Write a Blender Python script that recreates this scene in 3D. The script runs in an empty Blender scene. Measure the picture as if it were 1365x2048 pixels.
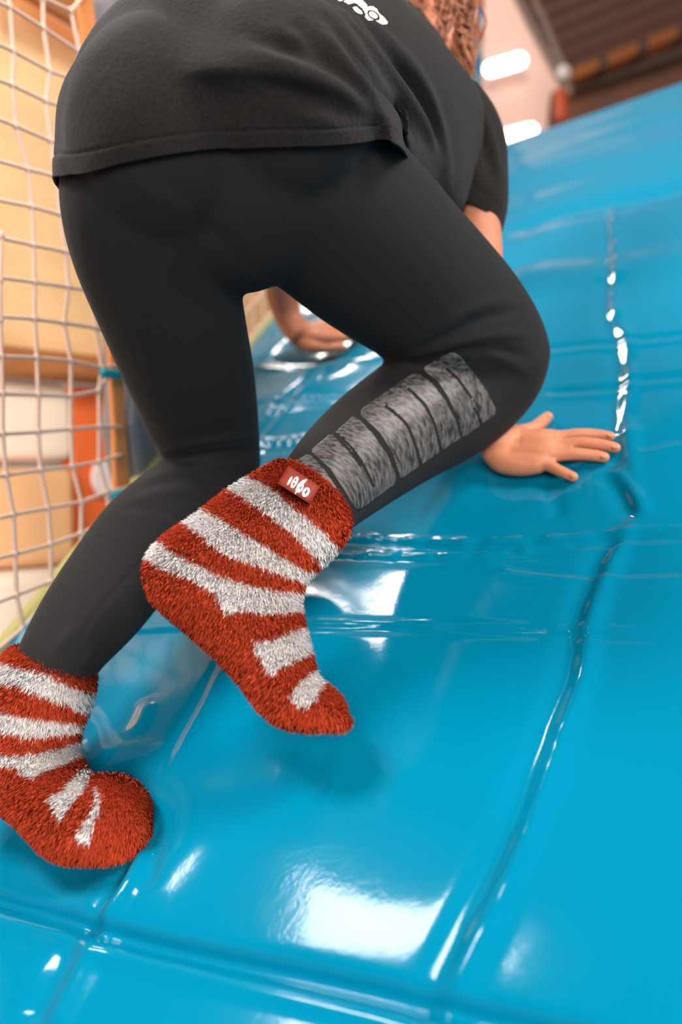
import bpy, bmesh, math, random
import numpy as np
from mathutils import Vector, Matrix
from mathutils.bvhtree import BVHTree

random.seed(7); rng = np.random.default_rng(7)
S = bpy.context.scene
COL = S.collection
F = 1500.0                                            # focal length in pixels of the 1365x2048 frame

def unit(v):
    v = np.asarray(v, float); return v / np.linalg.norm(v)
def lin(c):
    return tuple((x/255/12.92 if x/255 <= .04045 else ((x/255+.055)/1.055)**2.4) for x in c)

# ---------------------------------------------------------------- camera
UPC = unit((-.05, .975, .20))                         # gravity up seen in the camera's axes
Yc = unit(np.array((0, 0, -1.)) - np.dot((0, 0, -1.), UPC)*UPC)
Xc = np.cross(Yc, UPC)
ROT = np.array([Xc, Yc, UPC])                         # camera axes -> world axes
CAM = np.array((0., 0., 1.75))
cam = bpy.data.cameras.new('camera'); camo = bpy.data.objects.new('camera', cam); COL.objects.link(camo)
M = Matrix.Identity(4)
for i in range(3):
    for j in range(3): M[i][j] = ROT[i][j]
    M[i][3] = CAM[i]
camo.matrix_world = M
cam.sensor_fit = 'VERTICAL'; cam.sensor_height = 36; cam.lens = 36*F/2048
cam.clip_start = .02; cam.clip_end = 60
cam.dof.use_dof = True; cam.dof.focus_distance = .69; cam.dof.aperture_fstop = 2.4
S.camera = camo

def W(p):                                             # camera axes (metres) -> world
    return np.asarray(p, float) @ ROT.T + CAM
def P(x, y, z):                                       # a point z metres in front of the lens
    x, y, z = np.broadcast_arrays(np.asarray(x, float), np.asarray(y, float), np.asarray(z, float))
    return np.stack([(x-682.5)/F*z, (1024-y)/F*z, -z], -1)

# the sloping mat's plane
D1 = unit((-2732, -276, -1500)); D2 = unit((692, 1300, -1500))
N = np.cross(D1, D2); N = N if N[2] > 0 else -N; N = unit(N)
E1, E2, H0 = -D1, D2, .50
O = -H0*N
def onmat(x, y, h=0.):
    r = P(x, y, 1.0); t = (h-H0)/(r @ N)
    return r*t[..., None] if np.ndim(t) else r*t
def ab(x, y):
    p = onmat(x, y) - O
    return np.array([p @ E1, p @ E2])

# the upright plane of the side net
A0 = onmat(0, 1310); B0 = onmat(545, 640)
hd = (B0-A0)-((B0-A0) @ UPC)*UPC; hd = unit(hd)
NM = np.cross(UPC, hd); NM = NM if NM @ -A0 > 0 else -NM; NM = unit(NM)
def onnet(x, y, off=0.):
    r = P(x, y, 1.); t = ((A0-NM*off) @ NM)/(r @ NM); return r*t
# ---------------------------------------------------------------- light
world = bpy.data.worlds.new('world'); S.world = world; world.use_nodes = True
bg = world.node_tree.nodes['Background']
bg.inputs[0].default_value = (.62, .53, .47, 1); bg.inputs[1].default_value = .42
S.view_settings.view_transform = 'Standard'; S.view_settings.look = 'None'
S.view_settings.exposure = 0.0; S.view_settings.gamma = 1.0
S.view_settings.use_curve_mapping = False

def area(name, pos_c, aim_c, sx, sy, power, color=(1, .95, .9), across=None):
    l = bpy.data.lights.new(name, 'AREA'); l.shape = 'RECTANGLE'; l.size = sx; l.size_y = sy
    l.energy = power; l.color = color
    o = bpy.data.objects.new(name, l); COL.objects.link(o)
    a, b = Vector(W(pos_c)), Vector(W(aim_c))
    o.location = a
    o.rotation_euler = (b-a).to_track_quat('-Z', 'Y').to_euler()
    if across is not None:
        z = unit(W(pos_c)-W(aim_c)); x = across @ ROT.T; x = unit(x-(x @ z)*z); y = np.cross(z, x)
        m = Matrix.Identity(4)
        for i in range(3): m[i][0], m[i][1], m[i][2], m[i][3] = x[i], y[i], z[i], a[i]
        o.matrix_world = m
    return o
def refl(x, y, dist):                                 # where the mat, seen at (x, y), mirrors to
    p = onmat(x, y); d = unit(p); r = d - 2*(d @ N)*N
    return p + r*dist, p
# three roof windows and a hall lamp high above, then added fill lamps
p, q = refl(800, 1990, 3.2); area('roof_window_lamp', p, q, .98, .62, 90, (1, .97, .95), E1)
p, q = refl(680, 1215, 3.4); area('roof_window_lamp', p, q, .85, .30, 60, (1, .97, .95), E1)
p, q = refl(640, 700, 4.5);  area('roof_window_lamp', p, q, 1.2, .65, 125, (1, .95, .92), E1)
area('hall_and_fill_lamp', (2.2, 3.0, .6), (.1, 0, -.8), 1.2, 1.2, 160, (1, .93, .88))
area('hall_and_fill_lamp', (1.2, 6.3, -6.0), (1.9, 5.0, -9.0), 2.0, 1.5, 260, (1, .90, .84))  # fill lamp added to brighten the far wall and roof deck
lp = onnet(-420, 950, .13); area('wall_fill_lamp', lp, lp-NM, .5, .8, 22, (1, .94, .88))  # off-frame fill lamp added to brighten the boards behind the net
area('fill_lamp_behind', (.3, .8, 3.0), (0, .1, -.8), 2.4, 1.6, 150, (1, .96, .93))  # large fill lamp added behind the camera to lift the dark cloth

# ---------------------------------------------------------------- helpers
def tag(o, label=None, cat=None, group=None, kind=None):
    if label: o['label'] = label
    if cat: o['category'] = cat
    if group: o['group'] = group
    if kind: o['kind'] = kind
    return o
def mesh(name, V, Fc, mat, parent=None, smooth=True, cam_space=True, origin=None):
    V = np.asarray(V, float)
    if cam_space: V = W(V)
    if parent is not None:
        off = np.array(parent.get('_o', (0, 0, 0)))
        loc = (0, 0, 0)
    else:
        off = V.mean(0) if origin is None else np.asarray(origin); loc = off
    me = bpy.data.meshes.new(name)
    Fc = [tuple(int(i) for i in f) for f in Fc] if not isinstance(Fc, np.ndarray) else Fc
    if isinstance(Fc, np.ndarray):
        n, k = Fc.shape
        me.vertices.add(len(V)); me.vertices.foreach_set('co', (V-off).astype(np.float32).ravel())
        me.loops.add(n*k); me.loops.foreach_set('vertex_index', Fc.astype(np.int32).ravel())
        me.polygons.add(n); me.polygons.foreach_set('loop_start', np.arange(0, n*k, k, dtype=np.int32))
        me.update(calc_edges=True); me.validate()
    else:
        me.from_pydata((V-off).tolist(), [], Fc); me.update()
    me.polygons.foreach_set('use_smooth', [smooth]*len(me.polygons))
    if mat is not None: me.materials.append(mat)
    o = bpy.data.objects.new(name, me); COL.objects.link(o)
    o.location = loc
    if parent is not None: o.parent = parent
    o['_o'] = tuple(float(x) for x in off)
    return o
def thing(name, label, cat, pos_c, group=None, kind=None):
    o = bpy.data.objects.new(name, None); COL.objects.link(o)
    w = W(pos_c); o.location = w; o['_o'] = tuple(float(x) for x in w)
    return tag(o, label, cat, group, kind)

def cr(A, sub, closed=False):                         # Catmull-Rom through the rows of A
    A = np.asarray(A, float); n = len(A); out = []
    rngi = range(n if closed else n-1)
    for i in rngi:
        if closed: p0, p1, p2, p3 = A[(i-1) % n], A[i], A[(i+1) % n], A[(i+2) % n]
        else: p0, p1, p2, p3 = A[max(i-1, 0)], A[i], A[i+1], A[min(i+2, n-1)]
        for k in range(sub):
            t = k/sub
            out.append(.5*((2*p1)+(-p0+p2)*t+(2*p0-5*p1+4*p2-p3)*t*t+(-p0+3*p1-3*p2+p3)*t**3))
    if not closed: out.append(A[-1])
    return np.array(out)

def ringmesh(R, cap=True):                            # R: (m, n, 3) rings -> verts, faces
    m, n, _ = R.shape; V = R.reshape(-1, 3); Fc = []
    for i in range(m-1):
        for j in range(n):
            k = (j+1) % n
            Fc.append((i*n+j, i*n+k, (i+1)*n+k, (i+1)*n+j))
    if cap:
        V = np.vstack([V, R[0].mean(0), R[-1].mean(0)])
        for j in range(n):
            k = (j+1) % n
            Fc.append((m*n, k, j, j)[:3]); Fc.append((m*n+1, (m-1)*n+j, (m-1)*n+k))
    return V, Fc

def loft(st, ratio=1., n=28, sub=5, bulge=(0, 0)):
    """st rows: left edge x,y, right edge x,y, depth z, [thickness ratio] -> closed limb"""
    st = [tuple(s)+((ratio,) if len(s) == 5 else ()) for s in st]
    A = cr(st, sub)
    L = P(A[:, 0], A[:, 1], A[:, 4]); Rr = P(A[:, 2], A[:, 3], A[:, 4])
    C = (L+Rr)/2; a = (Rr-L)/2
    T = np.gradient(C, axis=0); T /= np.linalg.norm(T, axis=1)[:, None]+1e-9
    for _ in range(3):
        T[1:-1] = (T[:-2]+T[1:-1]+T[2:])/3
    b = np.cross(T, a); b /= np.linalg.norm(b, axis=1)[:, None]+1e-9
    b *= (np.linalg.norm(a, axis=1)*A[:, 5])[:, None]
    th = np.linspace(0, 2*np.pi, n, endpoint=False)
    def ring(c, a_, b_): return c + np.cos(th)[:, None]*a_ + np.sin(th)[:, None]*b_
    R = [ring(C[i], a[i], b[i]) for i in range(len(C))]
    if bulge[0]:
        for s in (.35, .7, .93):
            R.insert(0, ring(C[0]-T[0]*bulge[0]*s, a[0]*math.sqrt(1-s*s), b[0]*math.sqrt(1-s*s)))
    if bulge[1]:
        for s in (.35, .7, .93):
            R.append(ring(C[-1]+T[-1]*bulge[1]*s, a[-1]*math.sqrt(1-s*s), b[-1]*math.sqrt(1-s*s)))
    return ringmesh(np.array(R))

def tube(pts, rad, n=10, sub=1, cap=True):
    pts = np.asarray(pts, float); rad = np.broadcast_to(np.asarray(rad, float), (len(pts),))
    A = cr(np.column_stack([pts, rad]), sub) if sub > 1 else np.column_stack([pts, rad])
    C, r = A[:, :3], A[:, 3]
    T = np.gradient(C, axis=0); T /= np.linalg.norm(T, axis=1)[:, None]+1e-12
    up = np.array((.31, .2, .93)); R = []
    th = np.linspace(0, 2*np.pi, n, endpoint=False)
    caps0 = [(-s, math.sqrt(1-s*s)) for s in (.95, .7, .4)] if cap else []
    for i in range(len(C)):
        u = np.cross(T[i], up); u /= np.linalg.norm(u)+1e-12; v = np.cross(T[i], u)
        rg = np.cos(th)[:, None]*u + np.sin(th)[:, None]*v
        if i == 0 and cap:
            for s, q in caps0: R.append(C[0]+T[0]*s*r[0]+rg*r[0]*q)
        R.append(C[i]+rg*r[i])
        if i == len(C)-1 and cap:
            for s, q in reversed(caps0): R.append(C[i]-T[i]*s*r[i]+rg*r[i]*q)
    return ringmesh(np.array(R))
def ell(c, r, axes=None, n=20, m=12):                 # ellipsoid
    th = np.linspace(0, 2*np.pi, n, endpoint=False); R = []
    for k in range(1, m):
        f = math.pi*k/m
        R.append(np.stack([r[0]*math.sin(f)*np.cos(th), r[1]*math.sin(f)*np.sin(th), np.full(n, r[2]*math.cos(f))], -1))
    R = np.array(R); V, Fc = ringmesh(R)
    V[-2] = (0, 0, r[2]); V[-1] = (0, 0, -r[2])
    if axes is not None: V = V @ np.asarray(axes)
    return V+np.asarray(c), Fc
def joinvf(L):
    V, Fc, k = [], [], 0
    for v, f in L:
        V.append(np.asarray(v)); Fc += [tuple(i+k for i in q) for q in f]; k += len(v)
    return np.vstack(V), Fc

def fuse(parts, voxel, smooth=4, factor=.5):          # union of closed pieces as one skin
    V, Fc = joinvf(parts)
    me = bpy.data.meshes.new('tmp'); me.from_pydata(V.tolist(), [], Fc); me.update()
    bm = bmesh.new(); bm.from_mesh(me); bmesh.ops.recalc_face_normals(bm, faces=bm.faces); bm.to_mesh(me); bm.free()
    o = bpy.data.objects.new('tmp', me); COL.objects.link(o)
    r = o.modifiers.new('r', 'REMESH'); r.mode = 'VOXEL'; r.voxel_size = voxel; r.adaptivity = 0
    if smooth:
        s = o.modifiers.new('s', 'SMOOTH'); s.iterations = smooth; s.factor = factor
    dg = bpy.context.evaluated_depsgraph_get(); dg.update()
    e = o.evaluated_get(dg); m2 = bpy.data.meshes.new_from_object(e)
    n = len(m2.vertices); V = np.empty(n*3, np.float32); m2.vertices.foreach_get('co', V)
    L = np.empty(len(m2.loops), np.int32); m2.loops.foreach_get('vertex_index', L)
    Fq = L.reshape(-1, 4)
    bpy.data.objects.remove(o); bpy.data.meshes.remove(me); bpy.data.meshes.remove(m2)
    V = V.reshape(-1, 3).astype(float)
    return V, Fq
def normals(V, Fq):
    Fq = np.asarray(Fq); a, b, c, d = (V[Fq[:, k]] for k in range(4))
    fn = np.cross(c-a, d-b); n = np.zeros_like(V)
    for k in range(4): np.add.at(n, Fq[:, k], fn)
    return n/(np.linalg.norm(n, axis=1)[:, None]+1e-12)
def bvh(V, Fq): return BVHTree.FromPolygons(V.tolist(), np.asarray(Fq).tolist())
def cast(T, x, y):
    d = Vector(P(x, y, 1.)).normalized()
    loc, nor, i, dist = T.ray_cast(Vector((0, 0, 0)), d)
    if loc is None: return None, None
    nor = np.array(nor)
    return np.array(loc), (nor if nor @ np.array(d) < 0 else -nor)
def segdist(V, pl):                                   # distance to a polyline and how far along (0..1)
    pl = np.asarray(pl, float); best = np.full(len(V), 1e9); along = np.zeros(len(V)); side = np.zeros(len(V))
    ls = np.linalg.norm(np.diff(pl, axis=0), axis=1); cum = np.concatenate([[0], np.cumsum(ls)])
    for i in range(len(pl)-1):
        d = pl[i+1]-pl[i]; t = np.clip(((V-pl[i]) @ d)/(d @ d+1e-12), 0, 1)
        w = V-(pl[i]+t[:, None]*d); q = np.linalg.norm(w, axis=1)
        m = q < best; best[m] = q[m]; along[m] = (cum[i]+t[m]*ls[i])/cum[-1]
        if V.shape[1] == 2: side[m] = np.sign(d[0]*w[m, 1]-d[1]*w[m, 0])
    return best, along, side
def creases(V, Fq, specs):
    T = bvh(V, Fq); Nn = normals(V, Fq); D = np.zeros(len(V))
    for pts, amp, wid in specs:
        pl = [cast(T, x, y)[0] for x, y in cr(pts, 4)]
        pl = [p for p in pl if p is not None]
        if len(pl) < 2: continue
        d, al, _ = segdist(V, pl)
        D += amp*(np.exp(-(d/wid)**2)-.35*np.exp(-(d/(2.2*wid))**2))*np.clip(np.sin(np.pi*np.clip(al, .02, .98)), 0, 1)**.5
    return V+Nn*D[:, None]

# ---------------------------------------------------------------- materials
def mat(name, rgb, rough=.6, spec=.5, bump=None, coat=0., coat_rough=.1, vary=None, sheen=0., sss=0., emit=0., attr=None, metal=0.):
    m = bpy.data.materials.new(name); m.use_nodes = True; nt = m.node_tree; b = nt.nodes['Principled BSDF']
    c = lin(rgb); b.inputs['Base Color'].default_value = (*c, 1)
    b.inputs['Roughness'].default_value = rough; b.inputs['Specular IOR Level'].default_value = spec
    b.inputs['Metallic'].default_value = metal
    if coat: b.inputs['Coat Weight'].default_value = coat; b.inputs['Coat Roughness'].default_value = coat_rough
    if sheen: b.inputs['Sheen Weight'].default_value = sheen; b.inputs['Sheen Roughness'].default_value = .5
    if sss:
        b.inputs['Subsurface Weight'].default_value = sss; b.inputs['Subsurface Radius'].default_value = (1, .35, .2)
        b.inputs['Subsurface Scale'].default_value = .006
    if emit:
        b.inputs['Emission Color'].default_value = (*c, 1); b.inputs['Emission Strength'].default_value = emit
    tc = nt.nodes.new('ShaderNodeTexCoord'); out = 'Object'
    if attr:
        a = nt.nodes.new('ShaderNodeAttribute'); a.attribute_name = attr
        nt.links.new(a.outputs['Color'], b.inputs['Base Color'])
    if vary:                                          # scale, amount, stretch
        n = nt.nodes.new('ShaderNodeTexNoise'); n.inputs['Scale'].default_value = vary[0]; n.inputs['Detail'].default_value = 4
        mp = nt.nodes.new('ShaderNodeMapping'); mp.inputs['Scale'].default_value = vary[2] if len(vary) > 2 else (1, 1, 1)
        nt.links.new(tc.outputs[out], mp.inputs[0]); nt.links.new(mp.outputs[0], n.inputs['Vector'])
        r = nt.nodes.new('ShaderNodeValToRGB')
        k = vary[1]
        r.color_ramp.elements[0].position = .35; r.color_ramp.elements[1].position = .65
        if len(vary) > 3: c2 = lin(vary[3])
        else: c2 = tuple(x*(1-k) for x in c)
        r.color_ramp.elements[0].color = (*c2, 1); r.color_ramp.elements[1].color = (*c, 1)
        nt.links.new(n.outputs['Fac'], r.inputs[0]); nt.links.new(r.outputs[0], b.inputs['Base Color'])
    if bump:                                          # [(scale, strength, distance), ...]
        prev = None
        for sc, stg, ds in bump:
            n = nt.nodes.new('ShaderNodeTexNoise'); n.inputs['Scale'].default_value = sc; n.inputs['Detail'].default_value = 3
            nt.links.new(tc.outputs[out], n.inputs['Vector'])
            bp = nt.nodes.new('ShaderNodeBump'); bp.inputs['Strength'].default_value = stg; bp.inputs['Distance'].default_value = ds
            nt.links.new(n.outputs['Fac'], bp.inputs['Height'])
            if prev: nt.links.new(prev.outputs[0], bp.inputs['Normal'])
            prev = bp
        nt.links.new(prev.outputs[0], b.inputs['Normal'])
        if coat: nt.links.new(prev.outputs[0], b.inputs['Coat Normal'])
    return m

VINYL = mat('blue_vinyl', (0, 120, 153), .09, .23, bump=[(300, .10, .0004), (45, .08, .0015)])
SHIRT = mat('charcoal_jersey', (41, 38, 37), .95, .1, bump=[(900, .8, .0015), (260, .6, .0015)], sheen=.08, vary=(500, .35))
LEGG = mat('black_jersey', (32, 31, 31), .85, .2, bump=[(1500, .3, .0004)], sheen=.03)
PRINT = mat('grey_print', (104, 98, 94), .45, .5, vary=(170, .8, (1, 2.2, .5), (28, 28, 30)), bump=[(600, .4, .0006)])
PRINT_EDGE = mat('black_slit', (26, 26, 27), .8, .2)
SKIN = mat('skin', (212, 138, 104), .5, .4, sss=.25, bump=[(350, .15, .0006)], vary=(40, .12))
HAIR = mat('brown_hair', (178, 108, 70), .45, .5, vary=(30, .5))
SOCK = mat('fluffy_sock', (200, 70, 35), .95, .1, attr='col')
LABEL = mat('sock_label', (140, 52, 36), .6, .3, bump=[(1500, .3, .0003)])
WHITEP = mat('white_print', (238, 226, 220), .6, .3)
CREAMP = mat('cream_print', (232, 208, 194), .6, .3)
CORD = mat('net_cord', (226, 190, 170), .8, .2, bump=[(900, .5, .001)])
EYE = mat('eye_white', (235, 232, 228), .2, .5)
IRIS = mat('iris', (70, 50, 38), .2, .5)
LIP = mat('lip', (190, 100, 85), .45, .4)
TAN = mat('yellow_plywood', (246, 200, 146), .6, .3, vary=(2.5, .12, (1, 1, 6)))
BROWN = mat('brown_board_and_shade', (186, 118, 68), .7, .3, vary=(6, .25, (1, 1, 6)))  # board's own brown; on the rail it paints the underside shade
CREAM = mat('cream_foam', (244, 224, 202), .6, .3)
PEACH = mat('peach_foam', (238, 182, 130), .6, .3)
ORANGE = mat('orange_panel', (244, 112, 52), .5, .4)
POST = mat('wood_post', (244, 152, 86), .6, .3, vary=(8, .3, (1, 1, .15)))
GREYPAD = mat('grey_pad', (122, 120, 122), .55, .4, bump=[(30, .2, .01)])
TEAL = mat('teal_sleeve', (0, 150, 165), .4, .5)
OLIVE = mat('olive_tube', (165, 160, 90), .5, .4)
WALLP = mat('pinkish_sheet', (205, 176, 164), .6, .3)
DECK = mat('brown_deck', (122, 92, 78), .7, .3)
RUST = mat('orange_brown_boards', (150, 96, 66), .7, .3, vary=(3, .5, (1, 1, 1), (118, 88, 76)))
BEAMO = mat('orange_beam', (176, 104, 58), .6, .3)
DARKM = mat('dark_steel', (92, 76, 68), .6, .4)
BLUEP = mat('blue_pad', (0, 112, 160), .4, .4)
GBLUE = mat('grey_blue_pad', (105, 140, 155), .5, .4)
REDP = mat('red_band', (176, 88, 66), .5, .4)
TUBE = mat('tube_light', (255, 246, 240), .5, .3, emit=7)
FLOORM = mat('floor_mat', (90, 84, 80), .8, .3, vary=(3, .1))
HALLW = mat('hall_wall', (210, 170, 130), .8, .2)

GIRD = mat('grey_girder', (150, 128, 114), .6, .4)

# ---------------------------------------------------------------- climbing mat (sloping, vinyl cover)
def polyab(pts, sub=6):
    A = cr(pts, sub); return np.array([ab(x, y) for x, y in A])
LE = (ab(0, 1310), ab(545, 640)); dl = unit(LE[1]-LE[0])
TE = (ab(1015, 285), ab(1365, 165)); dt = unit(TE[1]-TE[0])
def inter(p, d, q, e):
    k = np.linalg.solve(np.column_stack([d, -e]), q-p); return p+d*k[0]
bb = ab(682, 2300)[1]; ar = ab(1500, 1500)[0]+.35
cTL = inter(LE[0], dl, TE[0], dt); cBL = inter(LE[0], dl, np.array((0, bb)), np.array((1., 0)))
cTR = inter(TE[0], dt, np.array((ar, 0)), np.array((0, 1.))); cBR = np.array((ar, bb))
nu, nv = 560, 820
tv = np.linspace(0, 1, nv)**1.25; tu = np.linspace(0, 1, nu)
U, Vv = np.meshgrid(tu, tv)
G = ((1-U)*(1-Vv))[..., None]*cBL+(U*(1-Vv))[..., None]*cBR+((1-U)*Vv)[..., None]*cTL+(U*Vv)[..., None]*cTR
g = G.reshape(-1, 2); h = np.zeros(len(g))
# gentle waves of a padded cover
for k in range(26):
    lam = rng.uniform(.09, .5); a_ = rng.uniform(0, 2*np.pi)
    # folds run mostly across the slope
    kx, ky = math.cos(a_)*.55*2*np.pi/lam, math.sin(a_)*2*np.pi/lam
    h += .0011*lam*np.sin(kx*g[:, 0]+ky*g[:, 1]+rng.uniform(0, 6.28))
def feat(pts, amp, wid, ridge2=0., off=0., wob=0., ends=True, sub=6):
    global h
    pl = polyab(pts, sub); m = np.ones(len(g), bool)
    lo, hi = pl.min(0)-.15, pl.max(0)+.15
    m = ((g > lo) & (g < hi)).all(1); gg = g[m]
    if not len(gg): return
    d, al, sd = segdist(gg, pl)
    e = np.clip(np.minimum(al, 1-al)*9, 0, 1)**.7 if ends else 1
    am = amp*(1+wob*np.sin(al*53)+wob*.6*np.sin(al*97+1)); ds = d*sd
    v = am*np.exp(-((ds-off)/wid)**2)
    if ridge2: v += ridge2*np.exp(-((ds+2.0*wid)/(1.3*wid))**2)
    h[m] += v*e
# long welded seam on the right: raised welt with a hollow at its right side
feat([(1225, 400), (1236, 530), (1232, 620), (1256, 680), (1262, 760), (1256, 830), (1262, 900), (1270, 950), (1292, 1045)], .0046, .0095, -.0035, wob=.3)
feat([(1275, 1035), (1250, 1080), (1215, 1150), (1182, 1245), (1168, 1350), (1122, 1480), (1068, 1640), (1000, 1800), (890, 2015), (850, 2100)], .0046, .0085, -.0025, wob=.12)
# deep seam along the bottom
feat([(-160, 1765), (0, 1803), (120, 1832), (210, 1864), (400, 1908), (600, 1950), (750, 1984), (880, 2016), (960, 2034), (1150, 2075), (1350, 2120)], -.011, .0062, .003, ends=False)
feat([(-160, 1765), (0, 1803), (210, 1864), (600, 1950), (880, 2016), (1350, 2120)], -.002, .03, ends=False)
# left seam
feat([(650, 735), (615, 775), (570, 830), (520, 890), (480, 980)], .005, .010, -.005)
feat([(287, 1690), (262, 1760), (232, 1810), (208, 1850), (200, 1875)], .007, .0085, -.004)
feat([(190, 1885), (165, 1935), (140, 1985), (100, 2060)], .004, .010, -.003)
feat([(440, 1310), (400, 1395), (355, 1480), (325, 1560)], -.0025, .0035)
feat([(690, 1255), (640, 1365), (580, 1500), (520, 1630)], -.0003, .0015)
feat([(1030, 1090), (1032, 1300), (1028, 1560)], -.0003, .0015)
# folds across the slope
feat([(200, 1266), (300, 1258), (440, 1252), (600, 1247), (900, 1250), (1170, 1258), (1400, 1264)], .0035, .0035, -.003, wob=.2)
feat([(560, 1082), (690, 1076), (900, 1084), (1100, 1080), (1280, 1062), (1400, 1060)], .0040, .0045, -.004, wob=.4)
feat([(600, 1106), (800, 1112), (980, 1105), (1150, 1090)], .0028, .004, -.002, wob=.5)
feat([(980, 1126), (1150, 1144), (1400, 1140)], -.003, .005, .002)
feat([(1275, 898), (1330, 882), (1420, 866)], -.004, .007, .002)
feat([(1085, 782), (1200, 776), (1280, 760), (1420, 748)], -.004, .007, .002)
feat([(1085, 698), (1230, 681), (1420, 662)], -.0035, .008, .002)
feat([(480, 812), (640, 802), (800, 790)], -.006, .010, .004, wob=.3)
feat([(480, 890), (560, 884), (640, 876)], .005, .008, -.004, wob=.4)
feat([(480, 727), (640, 716), (800, 700)], -.005, .012, .002)
feat([(1010, 470), (1150, 420), (1400, 370)], -.010, .05)
feat([(1010, 560), (1200, 540), (1400, 500)], .008, .06)
feat([(1225, 935), (1262, 980), (1292, 1030)], .004, .007, -.003)
feat([(1085, 950), (1110, 1000), (1120, 1040)], -.003, .01)
feat([(1190, 868), (1240, 872), (1290, 862)], .002, .004, wob=.4)
feat([(168, 1432), (190, 1458), (206, 1500), (214, 1522)], .004, .010)
feat([(160, 1490), (172, 1515), (180, 1540)], .003, .007)
feat([(300, 1400), (285, 1440), (270, 1470)], .004, .010)
feat([(420, 1330), (340, 1420), (250, 1530), (230, 1560)], .001, .03)
feat([(300, 1645), (420, 1600), (560, 1570), (660, 1560)], -.0025, .03)
feat([(296, 1650), (312, 1700), (296, 1780)], -.003, .008)
# dents under feet, hands and knee
def dent(x, y, amp, r, rim=.25):
    global h
    c = ab(x, y); d = np.linalg.norm(g-c, axis=1)
    h += -amp*np.exp(-(d/r)**2)+amp*rim*np.exp(-((d-1.9*r)/(.6*r))**2)
dent(160, 1700, .010, .05); dent(275, 1650, .005, .035); dent(1070, 930, .006, .05, .2); dent(625, 705, .012, .09)
hh = h.reshape(nv, nu)
for _ in range(3):
    hh[1:-1] = (hh[:-2]+hh[1:-1]*2+hh[2:])/4; hh[:, 1:-1] = (hh[:, :-2]+hh[:, 1:-1]*2+hh[:, 2:])/4
h = hh.ravel()
edge = np.minimum.reduce([U.ravel(), 1-U.ravel(), 1-Vv.ravel()])
h *= np.clip(edge*60, 0, 1)
Vm = O+g[:, 0:1]*E1+g[:, 1:2]*E2+h[:, None]*N
idx = np.arange(nu*nv).reshape(nv, nu)
Fm = np.stack([idx[:-1, :-1], idx[:-1, 1:], idx[1:, 1:], idx[1:, :-1]], -1).reshape(-1, 4)
bord = np.concatenate([idx[0, :], idx[1:, -1], idx[-1, -2::-1], idx[-2:0:-1, 0]])
nb = len(bord); k0 = len(Vm)
out = []
ctr = Vm.mean(0)
for dd, inn in ((.008, -.008), (.03, -.014), (.22, -.014)):
    B = Vm[bord]; d = B-ctr; d -= (d @ N)[:, None]*N; d /= np.linalg.norm(d, axis=1)[:, None]
    out.append(B-N*dd-d*inn)
Vm = np.vstack([Vm]+out)
fs = []
for lv in range(3):
    a0 = bord if lv == 0 else k0+(lv-1)*nb+np.arange(nb); b0 = k0+lv*nb+np.arange(nb)
    fs.append(np.stack([a0, b0, np.roll(b0, -1), np.roll(a0, -1)], -1))
Fm = np.vstack([Fm]+fs)
Fm = Fm[:, ::-1] if normals(Vm, Fm[:2000])[idx[0, 0]] @ N < 0 else Fm
mato = mesh('climbing_mat', Vm, Fm, VINYL)
tag(mato, 'glossy blue vinyl climbing slope with welded seams under the child', 'mat')

# olive tube running along the left side of the mat
ta = [O+(cBL+(cTL-cBL)*t-np.array((.022, 0)))@np.array([E1, E2])-N*.012 for t in np.linspace(0, 1, 12)]
v, f = tube(ta, .016, 12)
tag(mesh('edge_tube', v, f, OLIVE, mato), 'olive green tube')

# ---------------------------------------------------------------- side net, wall and posts on the left
def prism(pts, off, thick, bevel=0.):                 # a board on a plane parallel to the net, off metres behind it
    f_ = [onnet(x, y, off) for x, y in pts]; n = len(f_)
    bk = [p-NM*thick for p in f_]
    V = np.array(f_+bk); Fc = [tuple(range(n)), tuple(range(2*n-1, n-1, -1))]
    Fc += [(i, i+n, (i+1) % n+n, (i+1) % n) for i in range(n)]
    return V, Fc
def board(name, pts, off, thick, m, label=None, cat=None, parent=None, bevel=.006, group=None):
    v, f = prism(pts, off, thick); o = mesh(name, v, f, m, parent, smooth=False)
    b = o.modifiers.new('b', 'BEVEL'); b.width = bevel; b.segments = 3
    bm = bmesh.new(); bm.from_mesh(o.data); bmesh.ops.recalc_face_normals(bm, faces=bm.faces); bm.to_mesh(o.data); bm.free()
    if label: tag(o, label, cat, group)
    return o
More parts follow.
